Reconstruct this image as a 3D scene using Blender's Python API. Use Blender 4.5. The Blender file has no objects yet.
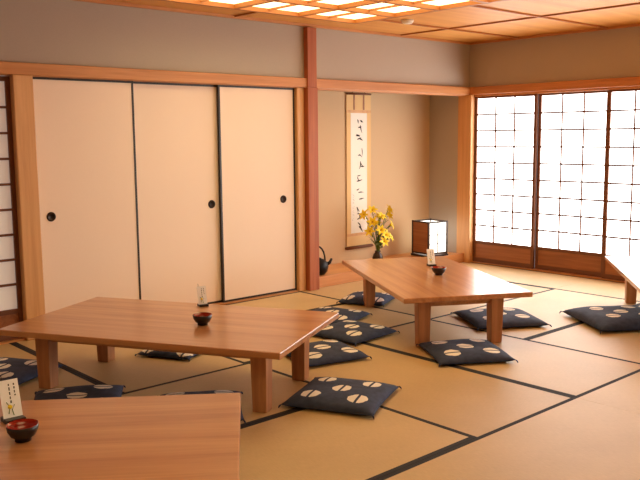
import bpy, bmesh, math, random
from mathutils import Vector, Matrix
random.seed(7)
sc=bpy.context.scene
sc.view_settings.view_transform='Standard'
# ------------------------------------------------ materials
def newmat(name):
    m=bpy.data.materials.new(name);m.use_nodes=True
    nt=m.node_tree;b=nt.nodes['Principled BSDF'];return m,nt,b
def N(nt,t,**k):
    n=nt.nodes.new(t)
    for a,v in k.items():
        if a in n.inputs: n.inputs[a].default_value=v
        else: setattr(n,a,v)
    return n
def L(nt,a,b): nt.links.new(a,b)
def srgb(r,g,b):
    f=lambda c:((c/255+.055)/1.055)**2.4 if c>10 else c/255/12.92
    return (f(r),f(g),f(b),1)
def flat(name,col,rough=.6,metal=0,emis=None,es=0,coat=0):
    m,nt,b=newmat(name);b.inputs['Base Color'].default_value=col
    b.inputs['Roughness'].default_value=rough;b.inputs['Metallic'].default_value=metal
    if coat: b.inputs['Coat Weight'].default_value=coat
    if emis: b.inputs['Emission Color'].default_value=emis;b.inputs['Emission Strength'].default_value=es
    return m
def wood(name,c1,c2,axis=0,rough=.4,scale=1.0,coat=0.0):
    m,nt,b=newmat(name)
    tc=N(nt,'ShaderNodeTexCoord');mp=N(nt,'ShaderNodeMapping')
    s=[14*scale]*3;s[axis]=.7*scale;mp.inputs['Scale'].default_value=s
    L(nt,tc.outputs['Object'],mp.inputs['Vector'])
    n1=N(nt,'ShaderNodeTexNoise',Scale=1.3,Detail=6.0,Roughness=.6,Distortion=.6);L(nt,mp.outputs[0],n1.inputs['Vector'])
    mp2=N(nt,'ShaderNodeMapping');s2=[90*scale]*3;s2[axis]=2.5*scale;mp2.inputs['Scale'].default_value=s2
    L(nt,tc.outputs['Object'],mp2.inputs['Vector'])
    n2=N(nt,'ShaderNodeTexNoise',Scale=1.0,Detail=3.0);L(nt,mp2.outputs[0],n2.inputs['Vector'])
    mx=N(nt,'ShaderNodeMath',operation='MULTIPLY_ADD');mx.inputs[1].default_value=.35
    L(nt,n2.outputs[0],mx.inputs[0]);L(nt,n1.outputs[0],mx.inputs[2])
    cr=N(nt,'ShaderNodeValToRGB');cr.color_ramp.elements[0].position=.45;cr.color_ramp.elements[1].position=.85
    cr.color_ramp.elements[0].color=c2;cr.color_ramp.elements[1].color=c1
    L(nt,mx.outputs[0],cr.inputs[0]);L(nt,cr.outputs[0],b.inputs['Base Color'])
    b.inputs['Roughness'].default_value=rough;b.inputs['Coat Weight'].default_value=coat;b.inputs['Coat Roughness'].default_value=.18
    bp=N(nt,'ShaderNodeBump',Strength=.08,Distance=.002);L(nt,n2.outputs[0],bp.inputs['Height']);L(nt,bp.outputs[0],b.inputs['Normal'])
    return m
def plaster(name,col,amt=.08,rough=.9):
    m,nt,b=newmat(name)
    tc=N(nt,'ShaderNodeTexCoord');n=N(nt,'ShaderNodeTexNoise',Scale=180.0,Detail=4.0);L(nt,tc.outputs['Object'],n.inputs['Vector'])
    n2=N(nt,'ShaderNodeTexNoise',Scale=1.5,Detail=3.0);L(nt,tc.outputs['Object'],n2.inputs['Vector'])
    a=N(nt,'ShaderNodeMath',operation='ADD');L(nt,n.outputs[0],a.inputs[0]);L(nt,n2.outputs[0],a.inputs[1])
    cr=N(nt,'ShaderNodeValToRGB');cr.color_ramp.elements[0].position=.3;cr.color_ramp.elements[1].position=1.0
    d=1-amt
    mr=N(nt,'ShaderNodeMapRange');mr.inputs['From Max'].default_value=2;L(nt,a.outputs[0],mr.inputs[0]);L(nt,mr.outputs[0],cr.inputs[0])
    cr.color_ramp.elements[0].color=(col[0]*d,col[1]*d,col[2]*d,1);cr.color_ramp.elements[1].color=(min(1,col[0]*(1+amt)),min(1,col[1]*(1+amt)),min(1,col[2]*(1+amt)),1)
    L(nt,cr.outputs[0],b.inputs['Base Color']);b.inputs['Roughness'].default_value=rough
    bp=N(nt,'ShaderNodeBump',Strength=.15,Distance=.002);L(nt,n.outputs[0],bp.inputs['Height']);L(nt,bp.outputs[0],b.inputs['Normal'])
    return m
def tatami(name,col,axis):
    m,nt,b=newmat(name)
    tc=N(nt,'ShaderNodeTexCoord');mp=N(nt,'ShaderNodeMapping')
    s=[30,30,30];s[axis]=260;mp.inputs['Scale'].default_value=s
    L(nt,tc.outputs['Object'],mp.inputs['Vector'])
    n=N(nt,'ShaderNodeTexNoise',Scale=1.0,Detail=3.0);L(nt,mp.outputs[0],n.inputs['Vector'])
    n2=N(nt,'ShaderNodeTexNoise',Scale=2.2,Detail=2.0);L(nt,tc.outputs['Object'],n2.inputs['Vector'])
    a=N(nt,'ShaderNodeMath',operation='ADD');L(nt,n.outputs[0],a.inputs[0]);L(nt,n2.outputs[0],a.inputs[1])
    mr=N(nt,'ShaderNodeMapRange');mr.inputs['From Min'].default_value=.6;mr.inputs['From Max'].default_value=1.4;L(nt,a.outputs[0],mr.inputs[0])
    mix=N(nt,'ShaderNodeMix',data_type='RGBA');L(nt,mr.outputs[0],mix.inputs[0])
    mix.inputs[6].default_value=(col[0]*.86,col[1]*.84,col[2]*.8,1);mix.inputs[7].default_value=(min(1,col[0]*1.1),col[1]*1.1,col[2]*1.1,1)
    L(nt,mix.outputs[2],b.inputs['Base Color']);b.inputs['Roughness'].default_value=.46
    bp=N(nt,'ShaderNodeBump',Strength=.12,Distance=.001);L(nt,n.outputs[0],bp.inputs['Height']);L(nt,bp.outputs[0],b.inputs['Normal'])
    return m
def paper(name,col,es):
    m,nt,b=newmat(name)
    b.inputs['Base Color'].default_value=(.8,.78,.72,1);b.inputs['Roughness'].default_value=.9
    b.inputs['Emission Color'].default_value=col;b.inputs['Emission Strength'].default_value=es
    return m
def cushion_mat():
    m,nt,b=newmat('indigo_cloth')
    tc=N(nt,'ShaderNodeTexCoord')
    nz=N(nt,'ShaderNodeTexNoise',Scale=25.0,Detail=3.0);L(nt,tc.outputs['Object'],nz.inputs['Vector'])
    so=N(nt,'ShaderNodeSeparateXYZ');L(nt,tc.outputs['Object'],so.inputs[0])
    ax=N(nt,'ShaderNodeMath',operation='ABSOLUTE');L(nt,so.outputs[0],ax.inputs[0])
    ay=N(nt,'ShaderNodeMath',operation='ABSOLUTE');L(nt,so.outputs[1],ay.inputs[0])
    def M(op,a,b_=None,c=None):
        n=N(nt,'ShaderNodeMath',operation=op)
        for i,v in enumerate((a,b_,c)):
            if v is None: continue
            if isinstance(v,(int,float)): n.inputs[i].default_value=v
            else: L(nt,v,n.inputs[i])
        return n.outputs[0]
    def circ(cx,cy,r):
        dx=M('SUBTRACT',ax.outputs[0],cx);dy=M('SUBTRACT',ay.outputs[0],cy)
        d=M('SQRT',M('ADD',M('MULTIPLY',dx,dx),M('MULTIPLY',dy,dy)))
        d=M('MULTIPLY_ADD',nz.outputs[0],.024,d)
        inside=M('LESS_THAN',d,r)
        band=M('GREATER_THAN',M('ABSOLUTE',dy),.0065)
        return M('MULTIPLY',inside,band)
    msk=M('MAXIMUM',circ(0,0,.060),circ(.12,.12,.060))
    base=N(nt,'ShaderNodeMix',data_type='RGBA');L(nt,nz.outputs[0],base.inputs[0]);base.inputs[6].default_value=srgb(26,34,58);base.inputs[7].default_value=srgb(68,80,114)
    mix=N(nt,'ShaderNodeMix',data_type='RGBA');L(nt,msk,mix.inputs[0]);L(nt,base.outputs[2],mix.inputs[6]);mix.inputs[7].default_value=srgb(240,232,222)
    L(nt,mix.outputs[2],b.inputs['Base Color']);b.inputs['Roughness'].default_value=.85
    return m
M_wall=plaster('plaster_grey_tan',srgb(184,172,158))
M_alc=plaster('plaster_alcove',srgb(214,184,146),.05)
M_fus=plaster('fusuma_paper',srgb(248,226,207),.03,.7)
M_black=flat('black_lacquer',srgb(28,20,18),.35)
M_post=wood('red_post_wood',srgb(184,104,58),srgb(152,74,36),2,.6)
M_pil=wood('light_post_wood',srgb(230,178,120),srgb(206,148,92),2,.45)
M_beamx=wood('beam_wood_x',srgb(212,148,90),srgb(184,118,64),0,.4)
M_beamy=wood('beam_wood_y',srgb(206,140,82),srgb(176,108,56),1,.4)
M_tab=wood('table_wood',srgb(206,150,102),srgb(172,110,68),0,.28,.8,.5)
M_tabl=wood('table_leg_wood',srgb(198,140,94),srgb(160,102,62),2,.4)
M_ceil=wood('ceiling_board',srgb(232,168,84),srgb(210,138,60),0,.5,.5)
M_bat=flat('ceiling_batten_wood',srgb(176,108,48),.5)
M_bar=flat('shoji_bar_wood',srgb(104,64,40),.75)
M_bard=flat('shoji_bar_dark',srgb(112,66,38),.6)
M_lampf=flat('lamp_frame_dark_wood',srgb(52,32,22),.5)
M_koshi=wood('shoji_board',srgb(172,110,66),srgb(134,80,44),1,.5)
M_tx=tatami('tatami_x',srgb(210,182,134),0)
M_ty=tatami('tatami_y',srgb(202,172,124),1)  # darker than the x mats: directional sheen painted into the colour
M_tb=flat('tatami_border_cloth',srgb(30,27,32),.8)
M_plat=wood('alcove_floor_wood',srgb(232,170,104),srgb(206,140,80),0,.3)
M_win=paper('window_paper_daylight',(1,.975,.94,1),6.6)
M_win2=paper('side_paper',(1,.80,.70,1),.2)
M_glow=paper('ceiling_diffuser',(1,.78,.38,1),3.4)
M_lamp=paper('lamp_paper',(1,.95,.85,1),1.6)
M_white=flat('white_card',srgb(252,252,252),.6)
M_ink=flat('ink',srgb(20,18,20),.7)
M_mount=flat('scroll_silk',srgb(232,194,134),.7)
M_spap=flat('scroll_paper',srgb(252,248,238),.8)
M_red=flat('red_lacquer',srgb(150,25,15),.25,coat=.5)
M_cush=cushion_mat()
M_yel=flat('petal_yellow',srgb(255,226,40),.5)
M_org=flat('stamen_orange',srgb(200,110,20),.6)
M_grn=flat('leaf_green',srgb(90,120,45),.5)
M_iron=flat('cast_iron',srgb(22,20,20),.45,.6)
M_bronze=flat('vase_bronze',srgb(60,45,35),.35,.5)
M_pull=flat('pull_metal',srgb(45,32,26),.35,.7)
M_plas=flat('detector_plastic',srgb(230,220,200),.5)
# ------------------------------------------------ mesh builder
class B:
    def __init__(s): s.v=[];s.f=[];s.mi=[];s.mats=[];s.sm=[]
    def m(s,mat):
        if mat not in s.mats:s.mats.append(mat)
        return s.mats.index(mat)
    def add(s,vs,fs,mat,smooth=False,T=None):
        o=len(s.v);k=s.m(mat)
        for v in vs:
            v=Vector(v); s.v.append(T@v if T else v)
        for f in fs: s.f.append([i+o for i in f]);s.mi.append(k);s.sm.append(smooth)
    def box(s,a,b,mat,T=None,top=None):
        x0,y0,z0=a;x1,y1,z1=b
        vs=[(x0,y0,z0),(x1,y0,z0),(x1,y1,z0),(x0,y1,z0),(x0,y0,z1),(x1,y0,z1),(x1,y1,z1),(x0,y1,z1)]
        if top:
            cx,cy=(x0+x1)/2,(y0+y1)/2
            for i in range(4): vs[i]=(cx+(vs[i][0]-cx)*top,cy+(vs[i][1]-cy)*top,z0)
        s.add(vs,[(0,3,2,1),(4,5,6,7),(0,1,5,4),(1,2,6,5),(2,3,7,6),(3,0,4,7)],mat,False,T)
    def lathe(s,prof,mat,n=28,T=None,mats=None):
        vs=[];fs=[]
        for r,z in prof:
            for i in range(n):
                a=2*math.pi*i/n;vs.append((r*math.cos(a),r*math.sin(a),z))
        for j in range(len(prof)-1):
            ff=[]
            for i in range(n):
                k=(i+1)%n;ff.append((j*n+i,j*n+k,(j+1)*n+k,(j+1)*n+i))
            if mats:
                fs.append((ff,mats[j]))
            else: fs.extend(ff)
        if mats:
            o=len(s.v)
            for v in vs: s.v.append(T@Vector(v) if T else Vector(v))
            for ff,mt in fs:
                k=s.m(mt)
                for f in ff: s.f.append([i+o for i in f]);s.mi.append(k);s.sm.append(True)
        else: s.add(vs,fs,mat,True,T)
    def tube(s,pts,rads,mat,n=8,T=None):
        pts=[Vector(p) for p in pts];vs=[];fs=[]
        if not isinstance(rads,(list,tuple)): rads=[rads]*len(pts)
        for i,p in enumerate(pts):
            d=(pts[min(i+1,len(pts)-1)]-pts[max(i-1,0)]).normalized()
            u=d.orthogonal().normalized()
            if abs(d.z)<.95: u=d.cross(Vector((0,0,1))).normalized()
            w=d.cross(u)
            for k in range(n):
                a=2*math.pi*k/n;vs.append(p+(u*math.cos(a)+w*math.sin(a))*rads[i])
        for i in range(len(pts)-1):
            for k in range(n):
                q=(k+1)%n;fs.append((i*n+k,i*n+q,(i+1)*n+q,(i+1)*n+k))
        fs.append(tuple(range(n))[::-1]);fs.append(tuple((len(pts)-1)*n+k for k in range(n)))
        s.add(vs,fs,mat,True,T)
    def obj(s,name,loc=(0,0,0),rot=0,bevel=0,parent=None):
        me=bpy.data.meshes.new(name);me.from_pydata([tuple(v) for v in s.v],[],s.f)
        for m in s.mats: me.materials.append(m)
        for p,k,sm in zip(me.polygons,s.mi,s.sm): p.material_index=k;p.use_smooth=sm
        me.update()
        bm=bmesh.new();bm.from_mesh(me);bmesh.ops.recalc_face_normals(bm,faces=bm.faces);bm.to_mesh(me);bm.free()
        o=bpy.data.objects.new(name,me);bpy.context.collection.objects.link(o)
        o.location=loc;o.rotation_euler=(0,0,rot)
        if bevel:
            md=o.modifiers.new('bevel','BEVEL');md.width=bevel;md.segments=2;md.limit_method='ANGLE'
        if parent:o.parent=parent
        return o
# ------------------------------------------------ room dims
XW=6.64; YD=5.08; ZC=2.215; X0=-1.6; Y0=-1.8
AX0,AX1,AY=4.54,6.60,5.56   # alcove
# floor: tatami mats
b=B()
b.box((X0-.1,Y0-.1,-.12),(XW+.1,YD+.62,-.03),M_koshi)
def mat_(x0,x1,y0,y1,longx):
    g=.0012;bw=.023
    x0+=g;x1-=g;y0+=g;y1-=g
    if longx:
        b.box((x0,y0,-.03),(x1,y0+bw,.0008),M_tb);b.box((x0,y1-bw,-.03),(x1,y1,.0008),M_tb)
        b.box((x0,y0+bw,-.03),(x1,y1-bw,0),M_tx)
    else:
        b.box((x0,y0,-.03),(x0+bw,y1,.0008),M_tb);b.box((x1-bw,y0,-.03),(x1,y1,.0008),M_tb)
        b.box((x0+bw,y0,-.03),(x1-bw,y1,0),M_ty)
mat_(1.10,2.72,2.03,2.84,True);mat_(1.10,2.72,2.84,3.65,True)
mat_(2.72,3.53,2.03,3.65,False);mat_(3.53,4.34,2.03,3.65,False)
mat_(4.34,5.96,2.03,2.84,True);mat_(4.34,5.96,2.84,3.65,True);mat_(5.96,XW,2.03,3.65,False)
mat_(-.52,.29,2.03,3.65,False);mat_(.29,1.10,2.03,3.65,False);mat_(X0,-.52,2.03,3.65,False)
mat_(X0,-.52,3.65,YD,False);mat_(-.52,1.10,3.65,4.46,True);mat_(-.52,1.10,4.46,YD,True)
mat_(1.10,1.91,3.65,YD,False);mat_(1.91,2.72,3.65,YD,False)
mat_(2.72,4.34,3.65,4.46,True);mat_(2.72,4.34,4.46,YD,True)
mat_(4.34,5.15,3.65,YD,False);mat_(5.15,5.96,3.65,YD,False);mat_(5.96,XW,3.65,YD,False)
for y0,y1,off in ((1.22,2.03,0),(.41,1.22,1),(-.40,.41,0),(Y0,-1.1,1),(-1.1,-.40,0)):
    x=-1.33-.81*off
    while x<XW:
        a=max(x,X0);c=min(x+1.62,XW)
        if c-a>.05: mat_(a,c,y0,y1,True)
        x+=1.62
b.obj('floor')
# walls
def wall(name,a,c,mat):
    q=B();q.box(a,c,mat);return q.obj(name)
q=B()
q.box((X0-.1,YD,1.74),(XW,YD+.1,ZC+.02),M_wall)
q.box((X0-.1,YD,-.03),(.0,YD+.1,1.74),M_wall)
q.obj('wall_back')
wall('wall_alcove_back',(AX0-.1,AY,-.03),(AX1+.1,AY+.08,ZC+.02),M_alc)
wall('wall_alcove_left',(AX0-.1,YD+.1,-.03),(AX0,AY,ZC+.02),M_alc)
wall('wall_alcove_right',(AX1,YD+.1,-.03),(AX1+.1,AY,ZC+.02),M_wall)
wall('ceiling_alcove',(AX0,YD+.1,2.1),(AX1,AY,2.16),M_ceil)
q=B()
q.box((XW,Y0-.1,1.74),(XW+.1,YD+.1,ZC+.02),M_wall)
q.obj('wall_window_side')
wall('wall_left',(X0-.1,Y0,-.03),(X0,YD,ZC+.02),M_wall)
wall('wall_front',(X0-.1,Y0-.1,-.03),(XW,Y0,ZC+.02),M_wall)
# ceiling
q=B();q.box((X0-.1,Y0-.1,ZC),(XW+.1,YD+.1,ZC+.08),M_ceil);q.obj('ceiling')
q=B()
for i in range(1,8):
    yy=YD-.9*i+.32
    if yy>Y0 and i>0: q.box((X0,yy-.010,ZC-.014),(XW,yy+.010,ZC-.001),M_bat)
for i in range(0,6):
    xx=XW-1.86*i-1.05
    if xx>X0: q.box((xx-.010,Y0,ZC-.012),(xx+.010,YD,ZC-.0015),M_bat)
q.box((X0,YD-.025,ZC-.022),(XW,YD-.001,ZC-.001),M_beamx);q.box((XW-.025,Y0,ZC-.022),(XW-.001,YD-.025,ZC-.001),M_beamy)
q.obj('trim_ceiling_battens')
def ceiling_light(x0,x1,y0,y1,nx,ny):
    q=B();q.box((x0,y0,ZC-.03),(x1,y1,ZC-.019),M_glow)
    w=.035
    for i in range(nx+1):
        x=x0+(x1-x0)*i/nx;q.box((x-w/2,y0-w/2,ZC-.06),(x+w/2,y1+w/2,ZC-.0305),M_bat)
        if i<nx:
            xm=x+(x1-x0)/nx/2;q.box((xm-.006,y0,ZC-.045),(xm+.006,y1,ZC-.0306),M_bat)
    for i in range(ny+1):
        y=y0+(y1-y0)*i/ny;q.box((x0-w/2,y-w/2,ZC-.0605),(x1+w/2,y+w/2,ZC-.031),M_bat)
    return q.obj('ceiling_light')
ceiling_light(2.75,4.45,2.85,4.5,3,4)
ceiling_light(.0,1.6,.2,1.8,3,4)  # unseen panel behind the camera, added for extra light
# smoke detector
q=B();q.lathe([(0,-.03),(.035,-.03),(.05,-.012),(.05,0),(0,0)],M_plas);q.obj('smoke_detector',(4.93,4.39,ZC-.001))
# lintels (nageshi)
q=B();q.box((X0,YD-.035,1.70),(XW-.0,YD+.0,1.775),M_beamx);q.box((0,YD+.0,1.695),(AX0-.1,YD+.1,1.74),M_beamx);q.box((AX0-.1,YD,1.69),(AX1+.04,YD+.1,1.74),M_beamx);q.obj('trim_lintel_back',bevel=.004)
q=B();q.box((XW-.035,Y0,1.70),(XW,YD-.036,1.775),M_beamy);q.box((XW,Y0,1.68),(XW+.1,YD,1.74),M_beamy);q.obj('trim_lintel_window',bevel=.004)
# posts
def post(name,a,c,mat,bev=.006):
    q=B();q.box(a,c,mat);return q.obj(name,bevel=bev)
post('trim_post_1',(2.0,YD-.03,0),(2.13,YD+.1,1.70),M_pil)
post('trim_post_2',(4.345,YD-.012,0),(4.42,YD+.1,1.70),M_pil)
q=B();q.box((4.425,YD-.055,0),(4.535,YD+.1,1.70),M_post);q.box((4.43,YD-.05,1.7),(4.53,YD,ZC-.03),M_post);q.obj('trim_post_3',bevel=.004)
post('trim_post_4',(XW-.05,YD-.065,0),(XW+.04,YD+.1,1.70),M_pil)
post('trim_sill_doors',(0,YD-.005,-.02),(4.335,YD+.1,.012),M_beamx,.002)
# fusuma doors
def fusuma(name,x0,x1,y,px):
    q=B();z0,z1=.014,1.694;w=.014
    q.box((x0+w,y+.003,z0+w),(x1-w,y+.022,z1-w),M_fus)
    q.box((x0,y,z0),(x0+w,y+.025,z1),M_black);q.box((x1-w,y,z0),(x1,y+.025,z1),M_black)
    q.box((x0+w,y,z0),(x1-w,y+.025,z0+w),M_black);q.box((x0+w,y,z1-w),(x1-w,y+.025,z1),M_black)
    T=Matrix.Translation((px,y+.003,.79))@Matrix.Rotation(math.pi/2,4,'X')
    q.lathe([(0,.001),(.018,.001),(.022,.006),(.03,.006),(.032,0)],M_pull,24,T)
    return q.obj(name)
fusuma('door_1',2.135,2.865,YD+.02,2.225)
fusuma('door_2',2.84,3.61,YD+.05,3.52)
fusuma('door_3',3.585,4.34,YD+.02,4.21)
# shoji
def shoji(name,along,c0,c1,pos,pap,nx,nz,zb,flip=1,barm=None,z0=.014,z1=1.69):
    q=B();fw=.028
    bm_=barm or M_bar
    def bx(a0,a1,d0,d1,zz0,zz1,m):
        if along=='y': q.box((pos+d0,a0,zz0),(pos+d1,a1,zz1),m)
        else: q.box((a0,pos+d0,zz0),(a1,pos+d1,zz1),m)
    bx(c0,c0+fw,0,.03,z0,z1,M_bard);bx(c1-fw,c1,0,.03,z0,z1,M_bard)
    bx(c0+fw,c1-fw,0,.03,z1-.03,z1,M_bard);bx(c0+fw,c1-fw,0,.03,z0,z0+.04,M_bard)
    if zb>0:
        bx(c0+fw,c1-fw,.008,.022,z0+.04,zb,M_koshi);bx(c0+fw,c1-fw,0,.03,zb,zb+.03,M_bard);lo=zb+.03
    else: lo=z0+.04
    hi=z1-.03
    bx(c0+fw,c1-fw,.017,.019,lo,hi,pap)
    for i in range(1,nx):
        a=c0+fw+(c1-c0-2*fw)*i/nx;bx(a-.005,a+.005,.001,.0165,lo,hi,bm_)
    for i in range(1,nz):
        z=lo+(hi-lo)*i/nz;bx(c0+fw,c1-fw,.002,.0155,z-.0075,z+.0075,bm_)
    return q.obj(name)
y=YD-.066;k=1
w=.715
while y>Y0+.1:
    y2=max(y-w,Y0)
    shoji(f'window_{k}','y',y2,y,XW+.01+(.032 if k%2==0 else 0),M_win,3,9,.20)
    k+=1;y=y2+.0
post('trim_sill_window',(XW-.005,Y0,-.02),(XW+.1,YD-.066,.012),M_beamy,.002)
wk=k
x=2.0
for i in range(2):
    shoji(f'window_{wk+i}','x',x-.98,x,YD+.02,M_win2,4,9,.18,barm=M_bard);x-=.98
# alcove platform
q=B();q.box((AX0,YD+.02,0),(AX1,AY,.085),M_plat);q.box((AX0,YD-.0,0),(AX1-.01,YD+.02,.095),M_beamx);q.obj('trim_alcove_platform',bevel=.003)
# ------------------------------------------------ tables
def table(loc,ang,Lx=1.56,W=.90,H=.34):
    e=bpy.data.objects.new('low_table',None);bpy.context.collection.objects.link(e)
    q=B();q.box((-Lx/2,-W/2,H-.032),(Lx/2,W/2,H),M_tab);q.obj('table_top',bevel=.005,parent=e)
    q=B()
    ix,iy=Lx/2-.165,W/2-.175
    for sx in(-1,1):
        q.box((sx*ix-.014,-iy,H-.09),(sx*ix+.014,iy,H-.0325),M_tab)
    for sy in(-1,1):
        q.box((-ix,sy*iy-.013,H-.088),(ix,sy*iy+.013,H-.033),M_tab)
    q.obj('apron',bevel=.002,parent=e)
    n=1
    for sx in(-1,1):
        for sy in(-1,1):
            q=B();q.box((-.042,-.042,0),(.042,.042,H-.0335),M_tabl,None,.86)
            q.obj(f'leg_{n}',(sx*ix,sy*iy,0),bevel=.004,parent=e);n+=1
    e.location=loc;e.rotation_euler=(0,0,ang);return e
table((2.215,3.605,.001),math.radians(-61),1.55,.88)
table((4.25,3.60,.001),math.radians(60),1.55,.83)
table((.856,2.50,.001),math.radians(-37))
table((5.55,2.33,.001),math.radians(37))
# ------------------------------------------------ cushions
def cushion(x,y,ang,size=.48,z=.001,th=.06,tilt=(0,0)):
    n=26;vs=[];fs=[];s=size/2
    rnd=[random.uniform(-1,1) for _ in range(6)]
    def P(u,v,side):
        k=.045
        X=s*u*(1-k*(1-v*v)*abs(u)**3);Y=s*v*(1-k*(1-u*u)*abs(v)**3)
        h=max(0,(1-abs(u)**3.2))**.5*max(0,(1-abs(v)**3.2))**.5
        zz=th*.32+ (th*.68*h*(1-.12*math.exp(-(u*u+v*v)*5)) if side>0 else -th*.32*h**.6)
        zz+=.003*h*math.sin(5*u+rnd[0]*3)*math.cos(4*v+rnd[1]*3) if side>0 else 0
        return (X,Y,zz)
    for side in(1,-1):
        for i in range(n+1):
            for j in range(n+1): vs.append(P(-1+2*i/n,-1+2*j/n,side))
    o=(n+1)**2
    for i in range(n):
        for j in range(n):
            a=i*(n+1)+j;fs.append((a,a+1,a+n+2,a+n+1));fs.append((o+a,o+a+n+1,o+a+n+2,o+a+1))
    q=B();q.add(vs,fs,M_cush,True)
    for sx in(-1,1):
        for sy in(-1,1):
            q.tube([(sx*s*.985,sy*s*.985,th*.32),(sx*s*1.01,sy*s*1.01,th*.22),(sx*s*1.02,sy*s*1.02,.005)],[.004,.004,.002],M_cush,6)
    ob=q.obj('floor_cushion',(x,y,z),math.radians(ang))
    bm=bmesh.new();bm.from_mesh(ob.data);bmesh.ops.remove_doubles(bm,verts=bm.verts,dist=.0004);bmesh.ops.recalc_face_normals(bm,faces=bm.faces);bm.to_mesh(ob.data);bm.free()
    return ob
cushion(2.67,2.80,27,.47)
cushion(3.76,2.88,-33,.46)
cushion(4.64,3.26,-32,.52)
cushion(5.20,2.65,-34,.60,.001,.085)
cushion(3.84,4.12,20,.42)
cushion(3.62,3.70,5,.44)
cushion(3.13,3.45,-15,.42)
cushion(4.47,4.38,25,.38)
cushion(1.58,4.38,28)
cushion(1.66,3.62,-30,.44)
cushion(2.05,3.14,-35,.42)
cushion(2.56,4.14,28,.36,.001,.05)
# ------------------------------------------------ table things
def bowl(x,y,z,s=1.0):
    q=B()
    prof=[(0,.004),(.022,.004),(.024,0),(.027,0),(.027,.01),(.040,.018),(.050,.036),(.053,.056),(.051,.057),(.048,.037),(.036,.022),(0,.017)]
    prof=[(r*s,h*s) for r,h in prof]
    q.lathe(prof,M_black,32,None,[M_black]*7+[M_red]*4)
    return q.obj('lacquer_bowl',(x,y,z))
def card(x,y,z,ang,s=1.0):
    q=B()
    w,h=.052*s,.115*s
    T=Matrix.Rotation(math.radians(-16),4,'X')
    q.box((-w/2,-.02*s,0),(w/2,.03*s,.012*s),M_black)
    q.box((-w/2,-.001,.008*s),(w/2,.001,h),M_white,T)
    rr=random.Random(3)
    for c in range(2):
        xx=w*(.26-.26*c)
        zz=h*.9
        while zz>h*(.6 if c<1 else .5):
            l=rr.uniform(.004,.009)*s
            q.box((xx-.002*s,-.0016,zz-l),(xx+.002*s*rr.uniform(.3,1),-.0011,zz),M_ink,T);zz-=l+.004*s
    q.tube([(-w*.2,-.0018,h*.2),(-w*.1,-.0018,h*.35),(-w*.25,-.0018,h*.48)],.0012*s,M_grn,5,T)
    q.tube([(w*.05,-.0018,h*.15),(0,-.0018,h*.28),(w*.15,-.0018,h*.4)],.0012*s,M_grn,5,T)
    q.lathe([(0,0),(.006*s,0),(.006*s,.003),(0,.003)],M_yel,10,T@Matrix.Translation((-w*.1,-.001,h*.36))@Matrix.Rotation(math.pi/2,4,'X'))
    q.tube([(-w*.3,.004,h*.5),(-w*.3,.004,h*1.14)],.0012*s,M_ink,5,T)
    return q.obj('menu_card_stand',(x,y,z),math.radians(ang))
zt=.3415
bowl(2.27,3.42,zt,.95);card(2.53,3.80,zt,-15)
bowl(4.29,3.52,zt,.95);card(4.55,3.80,zt,-28,1.1)
bowl(.95,2.48,zt,.95);card(.995,2.67,zt,-2,1.25)
# ------------------------------------------------ scroll
q=B()
ys_=AY-.012;sx0,sx1=5.37,5.70;z0s,z1s=.22,1.70
q.box((sx0,ys_,z0s),(sx1,ys_+.004,z1s),M_mount)
pw0,pw1=sx0+.055,sx1-.055
q.box((pw0,ys_-.001,.36),(pw1,ys_+.001,1.52),M_spap)
for yy in(.345,1.535): q.box((sx0,ys_-.0008,yy-.012),(sx1,ys_+.001,yy+.012),M_pil)
for xx in(sx0+.09,sx1-.11): q.box((xx,ys_-.003,1.55),(xx+.02,ys_-.0005,z1s),M_koshi)
Tr=Matrix.Translation((sx0-.02,ys_-.004,z0s))@Matrix.Rotation(math.pi/2,4,'Y')
q.lathe([(0,0),(.012,0),(.012,.02),(.016,.02),(.016,sx1-sx0+.02),(.012,sx1-sx0+.02),(.012,sx1-sx0+.04),(0,sx1-sx0+.04)],M_bard,14,Tr)
q.tube([(sx0,ys_,z1s),(sx1,ys_,z1s)],.009,M_bard,10)
q.tube([(sx0+.06,ys_,z1s),((sx0+sx1)/2,ys_+.004,z1s+.07),(sx1-.06,ys_,z1s)],.003,M_bard,6)
def ribbon(pts,w):
    vs=[];fs=[];n=len(pts)
    for i,(x,z) in enumerate(pts):
        a=pts[max(i-1,0)];c=pts[min(i+1,n-1)];dx,dz=c[0]-a[0],c[1]-a[1];l=math.hypot(dx,dz) or 1
        ww=w*(1-.7*abs(2*i/(n-1)-.8))
        vs+= [(x-dz/l*ww,ys_-.0022,z+dx/l*ww),(x+dz/l*ww,ys_-.0022,z-dx/l*ww)]
    for i in range(n-1): fs.append((2*i,2*i+1,2*i+3,2*i+2))
    q.add(vs,fs,M_ink)
rr=random.Random(11)
zc=1.46;cx=(pw0+pw1)/2+.015
for ch in range(8):
    hh=rr.uniform(.09,.12)
    for st in range(rr.randint(3,4)):
        xA=cx+rr.uniform(-.035,.035);zA=zc-rr.uniform(0,hh*.9)
        ang=rr.choice([0,.2,-.5,-1.4,-1.0]);l=rr.uniform(.04,.08);cv=rr.uniform(-.8,.8)
        pts=[(xA-.5*l*math.cos(ang),zA)]
        for t in range(6):
            aa=ang+cv*t/5;p=pts[-1];pts.append((p[0]+l/6*math.cos(aa),p[1]+l/6*math.sin(aa)))
        ribbon(pts,rr.uniform(.005,.009))
    zc-=hh+.03
zc=.75
for ch in range(7):
    for st in range(3):
        xA=pw0+.025+rr.uniform(-.01,.01);zA=zc-rr.uniform(0,.025);ribbon([(xA,zA),(xA+rr.uniform(.005,.02),zA-rr.uniform(-.005,.01))],.002)
    zc-=.04
q.obj('hanging_scroll')
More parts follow.
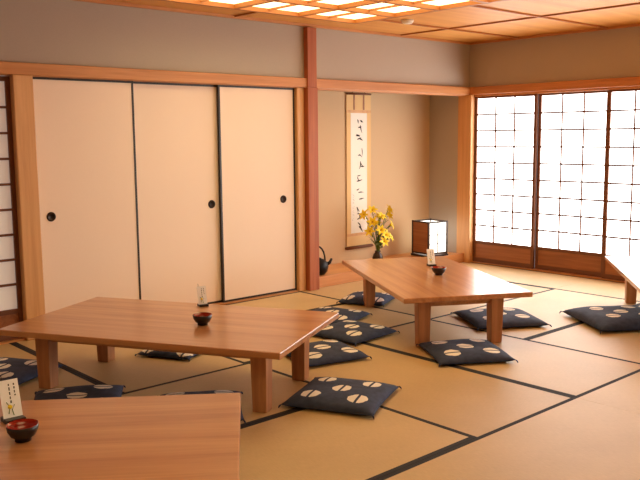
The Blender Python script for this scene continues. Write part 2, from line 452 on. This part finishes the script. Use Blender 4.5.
# ------------------------------------------------ flowers
pz=.0855
q=B()
q.lathe([(0,0),(.04,0),(.048,.02),(.052,.05),(.04,.08),(.026,.10),(.031,.115),(.028,.115),(.022,.10),(0,.09)],M_bronze,24)
rf=random.Random(5)
def petal(T,l,w,curl,mat):
    vs=[];fs=[];n=6
    for i in range(n+1):
        t=i/n;ww=w*math.sin(math.pi*min(1,t*.93+.05))**.8
        z=l*t*math.cos(curl*t);r=l*t*math.sin(curl*t)*1.0+.004
        for k in(-1,0,1): vs.append((r-(.15*ww if k==0 else 0),k*ww,z))
    for i in range(n):
        for k in range(2):
            a=i*3+k;fs.append((a,a+1,a+4,a+3))
    q.add(vs,fs,mat,True,T)
heads=[(-.17,.0,.47),(-.12,-.05,.40),(-.06,.02,.50),(0,-.04,.44),(.05,.03,.42),(.11,-.03,.50),(.02,.04,.36),(-.05,-.08,.32),(.09,-.07,.36),(.16,.02,.44),(.0,-.09,.27),(-.12,-.02,.31),(.07,-.08,.24),(-.03,-.10,.21)]
for hx,hy,hz in heads:
    top=Vector((hx,hy,hz));base=Vector((rf.uniform(-.01,.01),rf.uniform(-.01,.01),.10))
    mid=base.lerp(top,.5)+Vector((hx*-.2,hy*-.2,.05))
    pts=[base*(1-t)**2+mid*2*t*(1-t)+top*t*t for t in [i/7 for i in range(8)]]
    q.tube(pts,.0035,M_grn,6)
    d=(Vector((hx*1.6,hy*1.6-.06,.10))+Vector((rf.uniform(-.05,.05),rf.uniform(-.05,.05),0))).normalized()
    R=d.to_track_quat('Z','Y').to_matrix().to_4x4()
    for k in range(6):
        T=Matrix.Translation(top)@R@Matrix.Rotation(k*math.pi/3,4,'Z')
        petal(T,.060,.015,1.15,M_yel)
    for k in range(3):
        a=k*2.1;q.tube([top,top+R@Vector((.006*math.cos(a),.006*math.sin(a),.03))],[.001,.0015],M_org,5)
    for k in range(6):
        t=rf.uniform(.2,.95);p=base.lerp(top,t);a=rf.uniform(0,6.28)
        T=Matrix.Translation(p)@Matrix.Rotation(a,4,'Z')@Matrix.Rotation(rf.uniform(.3,.7),4,'Y')
        petal(T,rf.uniform(.06,.11),.008,.8,M_grn)
q.obj('flower_arrangement',(5.56,5.32,pz))
# ------------------------------------------------ kettle
q=B()
q.lathe([(0,0),(.06,0),(.085,.03),(.095,.07),(.085,.11),(.055,.135),(.035,.14),(.035,.146),(.02,.152),(.008,.156),(.012,.168),(.008,.178),(0,.18)],M_iron,28)
q.tube([(.075,0,.08),(.115,0,.10),(.135,0,.135)],[.02,.014,.01],M_iron,10)
q.tube([(-.07*math.cos(a)*1.0,0,.12+.13*math.sin(a)) for a in [i*math.pi/10 for i in range(11)]],.008,M_iron,8)
q.obj('iron_kettle',(4.70,5.23,pz+.0),math.radians(-20))
# ------------------------------------------------ paper lamp
q=B();w=.12;h=.36
q.box((-w-.015,-w-.015,0),(w+.015,w+.015,.02),M_lampf)
for sx in(-1,1):
    for sy in(-1,1): q.box((sx*w-.008,sy*w-.008,.02),(sx*w+.008,sy*w+.008,h),M_lampf)
for s_ in(-1,1):
    for zz in(.03,h-.016):
        q.box((-w+.008,s_*w-.006,zz),(w-.008,s_*w+.006,zz+.014),M_lampf);q.box((s_*w-.006,-w+.008,zz),(s_*w+.006,w-.008,zz+.014),M_lampf)
    q.box((-w+.008,s_*w-.001,.044),(w-.008,s_*w+.001,h-.016),M_lamp)
q.box((w-.001,-w+.008,.044),(w+.001,w-.008,h-.016),M_lamp)
q.box((-w-.003,-w+.008,.044),(-w+.003,w-.008,h-.016),M_koshi)
for zz in(.13,.22):
    q.box((-w+.008,-w-.004,zz),(w-.008,-w-.0015,zz+.005),M_lampf)
q.box((-.004,-w-.004,.044),(.004,-w-.0015,h-.016),M_lampf)
q.obj('paper_floor_lamp',(6.27,5.27,pz),math.radians(-8))
# ------------------------------------------------ world + camera
w_=bpy.data.worlds.new('world');sc.world=w_;w_.use_nodes=True
w_.node_tree.nodes['Background'].inputs[0].default_value=(.9,.95,1,1);w_.node_tree.nodes['Background'].inputs[1].default_value=.6
f,yaw,pitch,roll=803.1,math.radians(47.88),math.radians(7.35),math.radians(.51)
F=Vector((math.cos(yaw)*math.cos(pitch),math.sin(yaw)*math.cos(pitch),-math.sin(pitch)))
r=F.cross(Vector((0,0,1))).normalized();D=F.cross(r)
r2=math.cos(roll)*r+math.sin(roll)*D;D2=-math.sin(roll)*r+math.cos(roll)*D
cm=Matrix((( r2.x,-D2.x,-F.x,0),(r2.y,-D2.y,-F.y,0),(r2.z,-D2.z,-F.z,1.3),(0,0,0,1)))
cd=bpy.data.cameras.new('camera');cd.sensor_width=36;cd.lens=f/640*36;cd.clip_start=.05
co=bpy.data.objects.new('camera',cd);bpy.context.collection.objects.link(co);co.matrix_world=cm;sc.camera=co
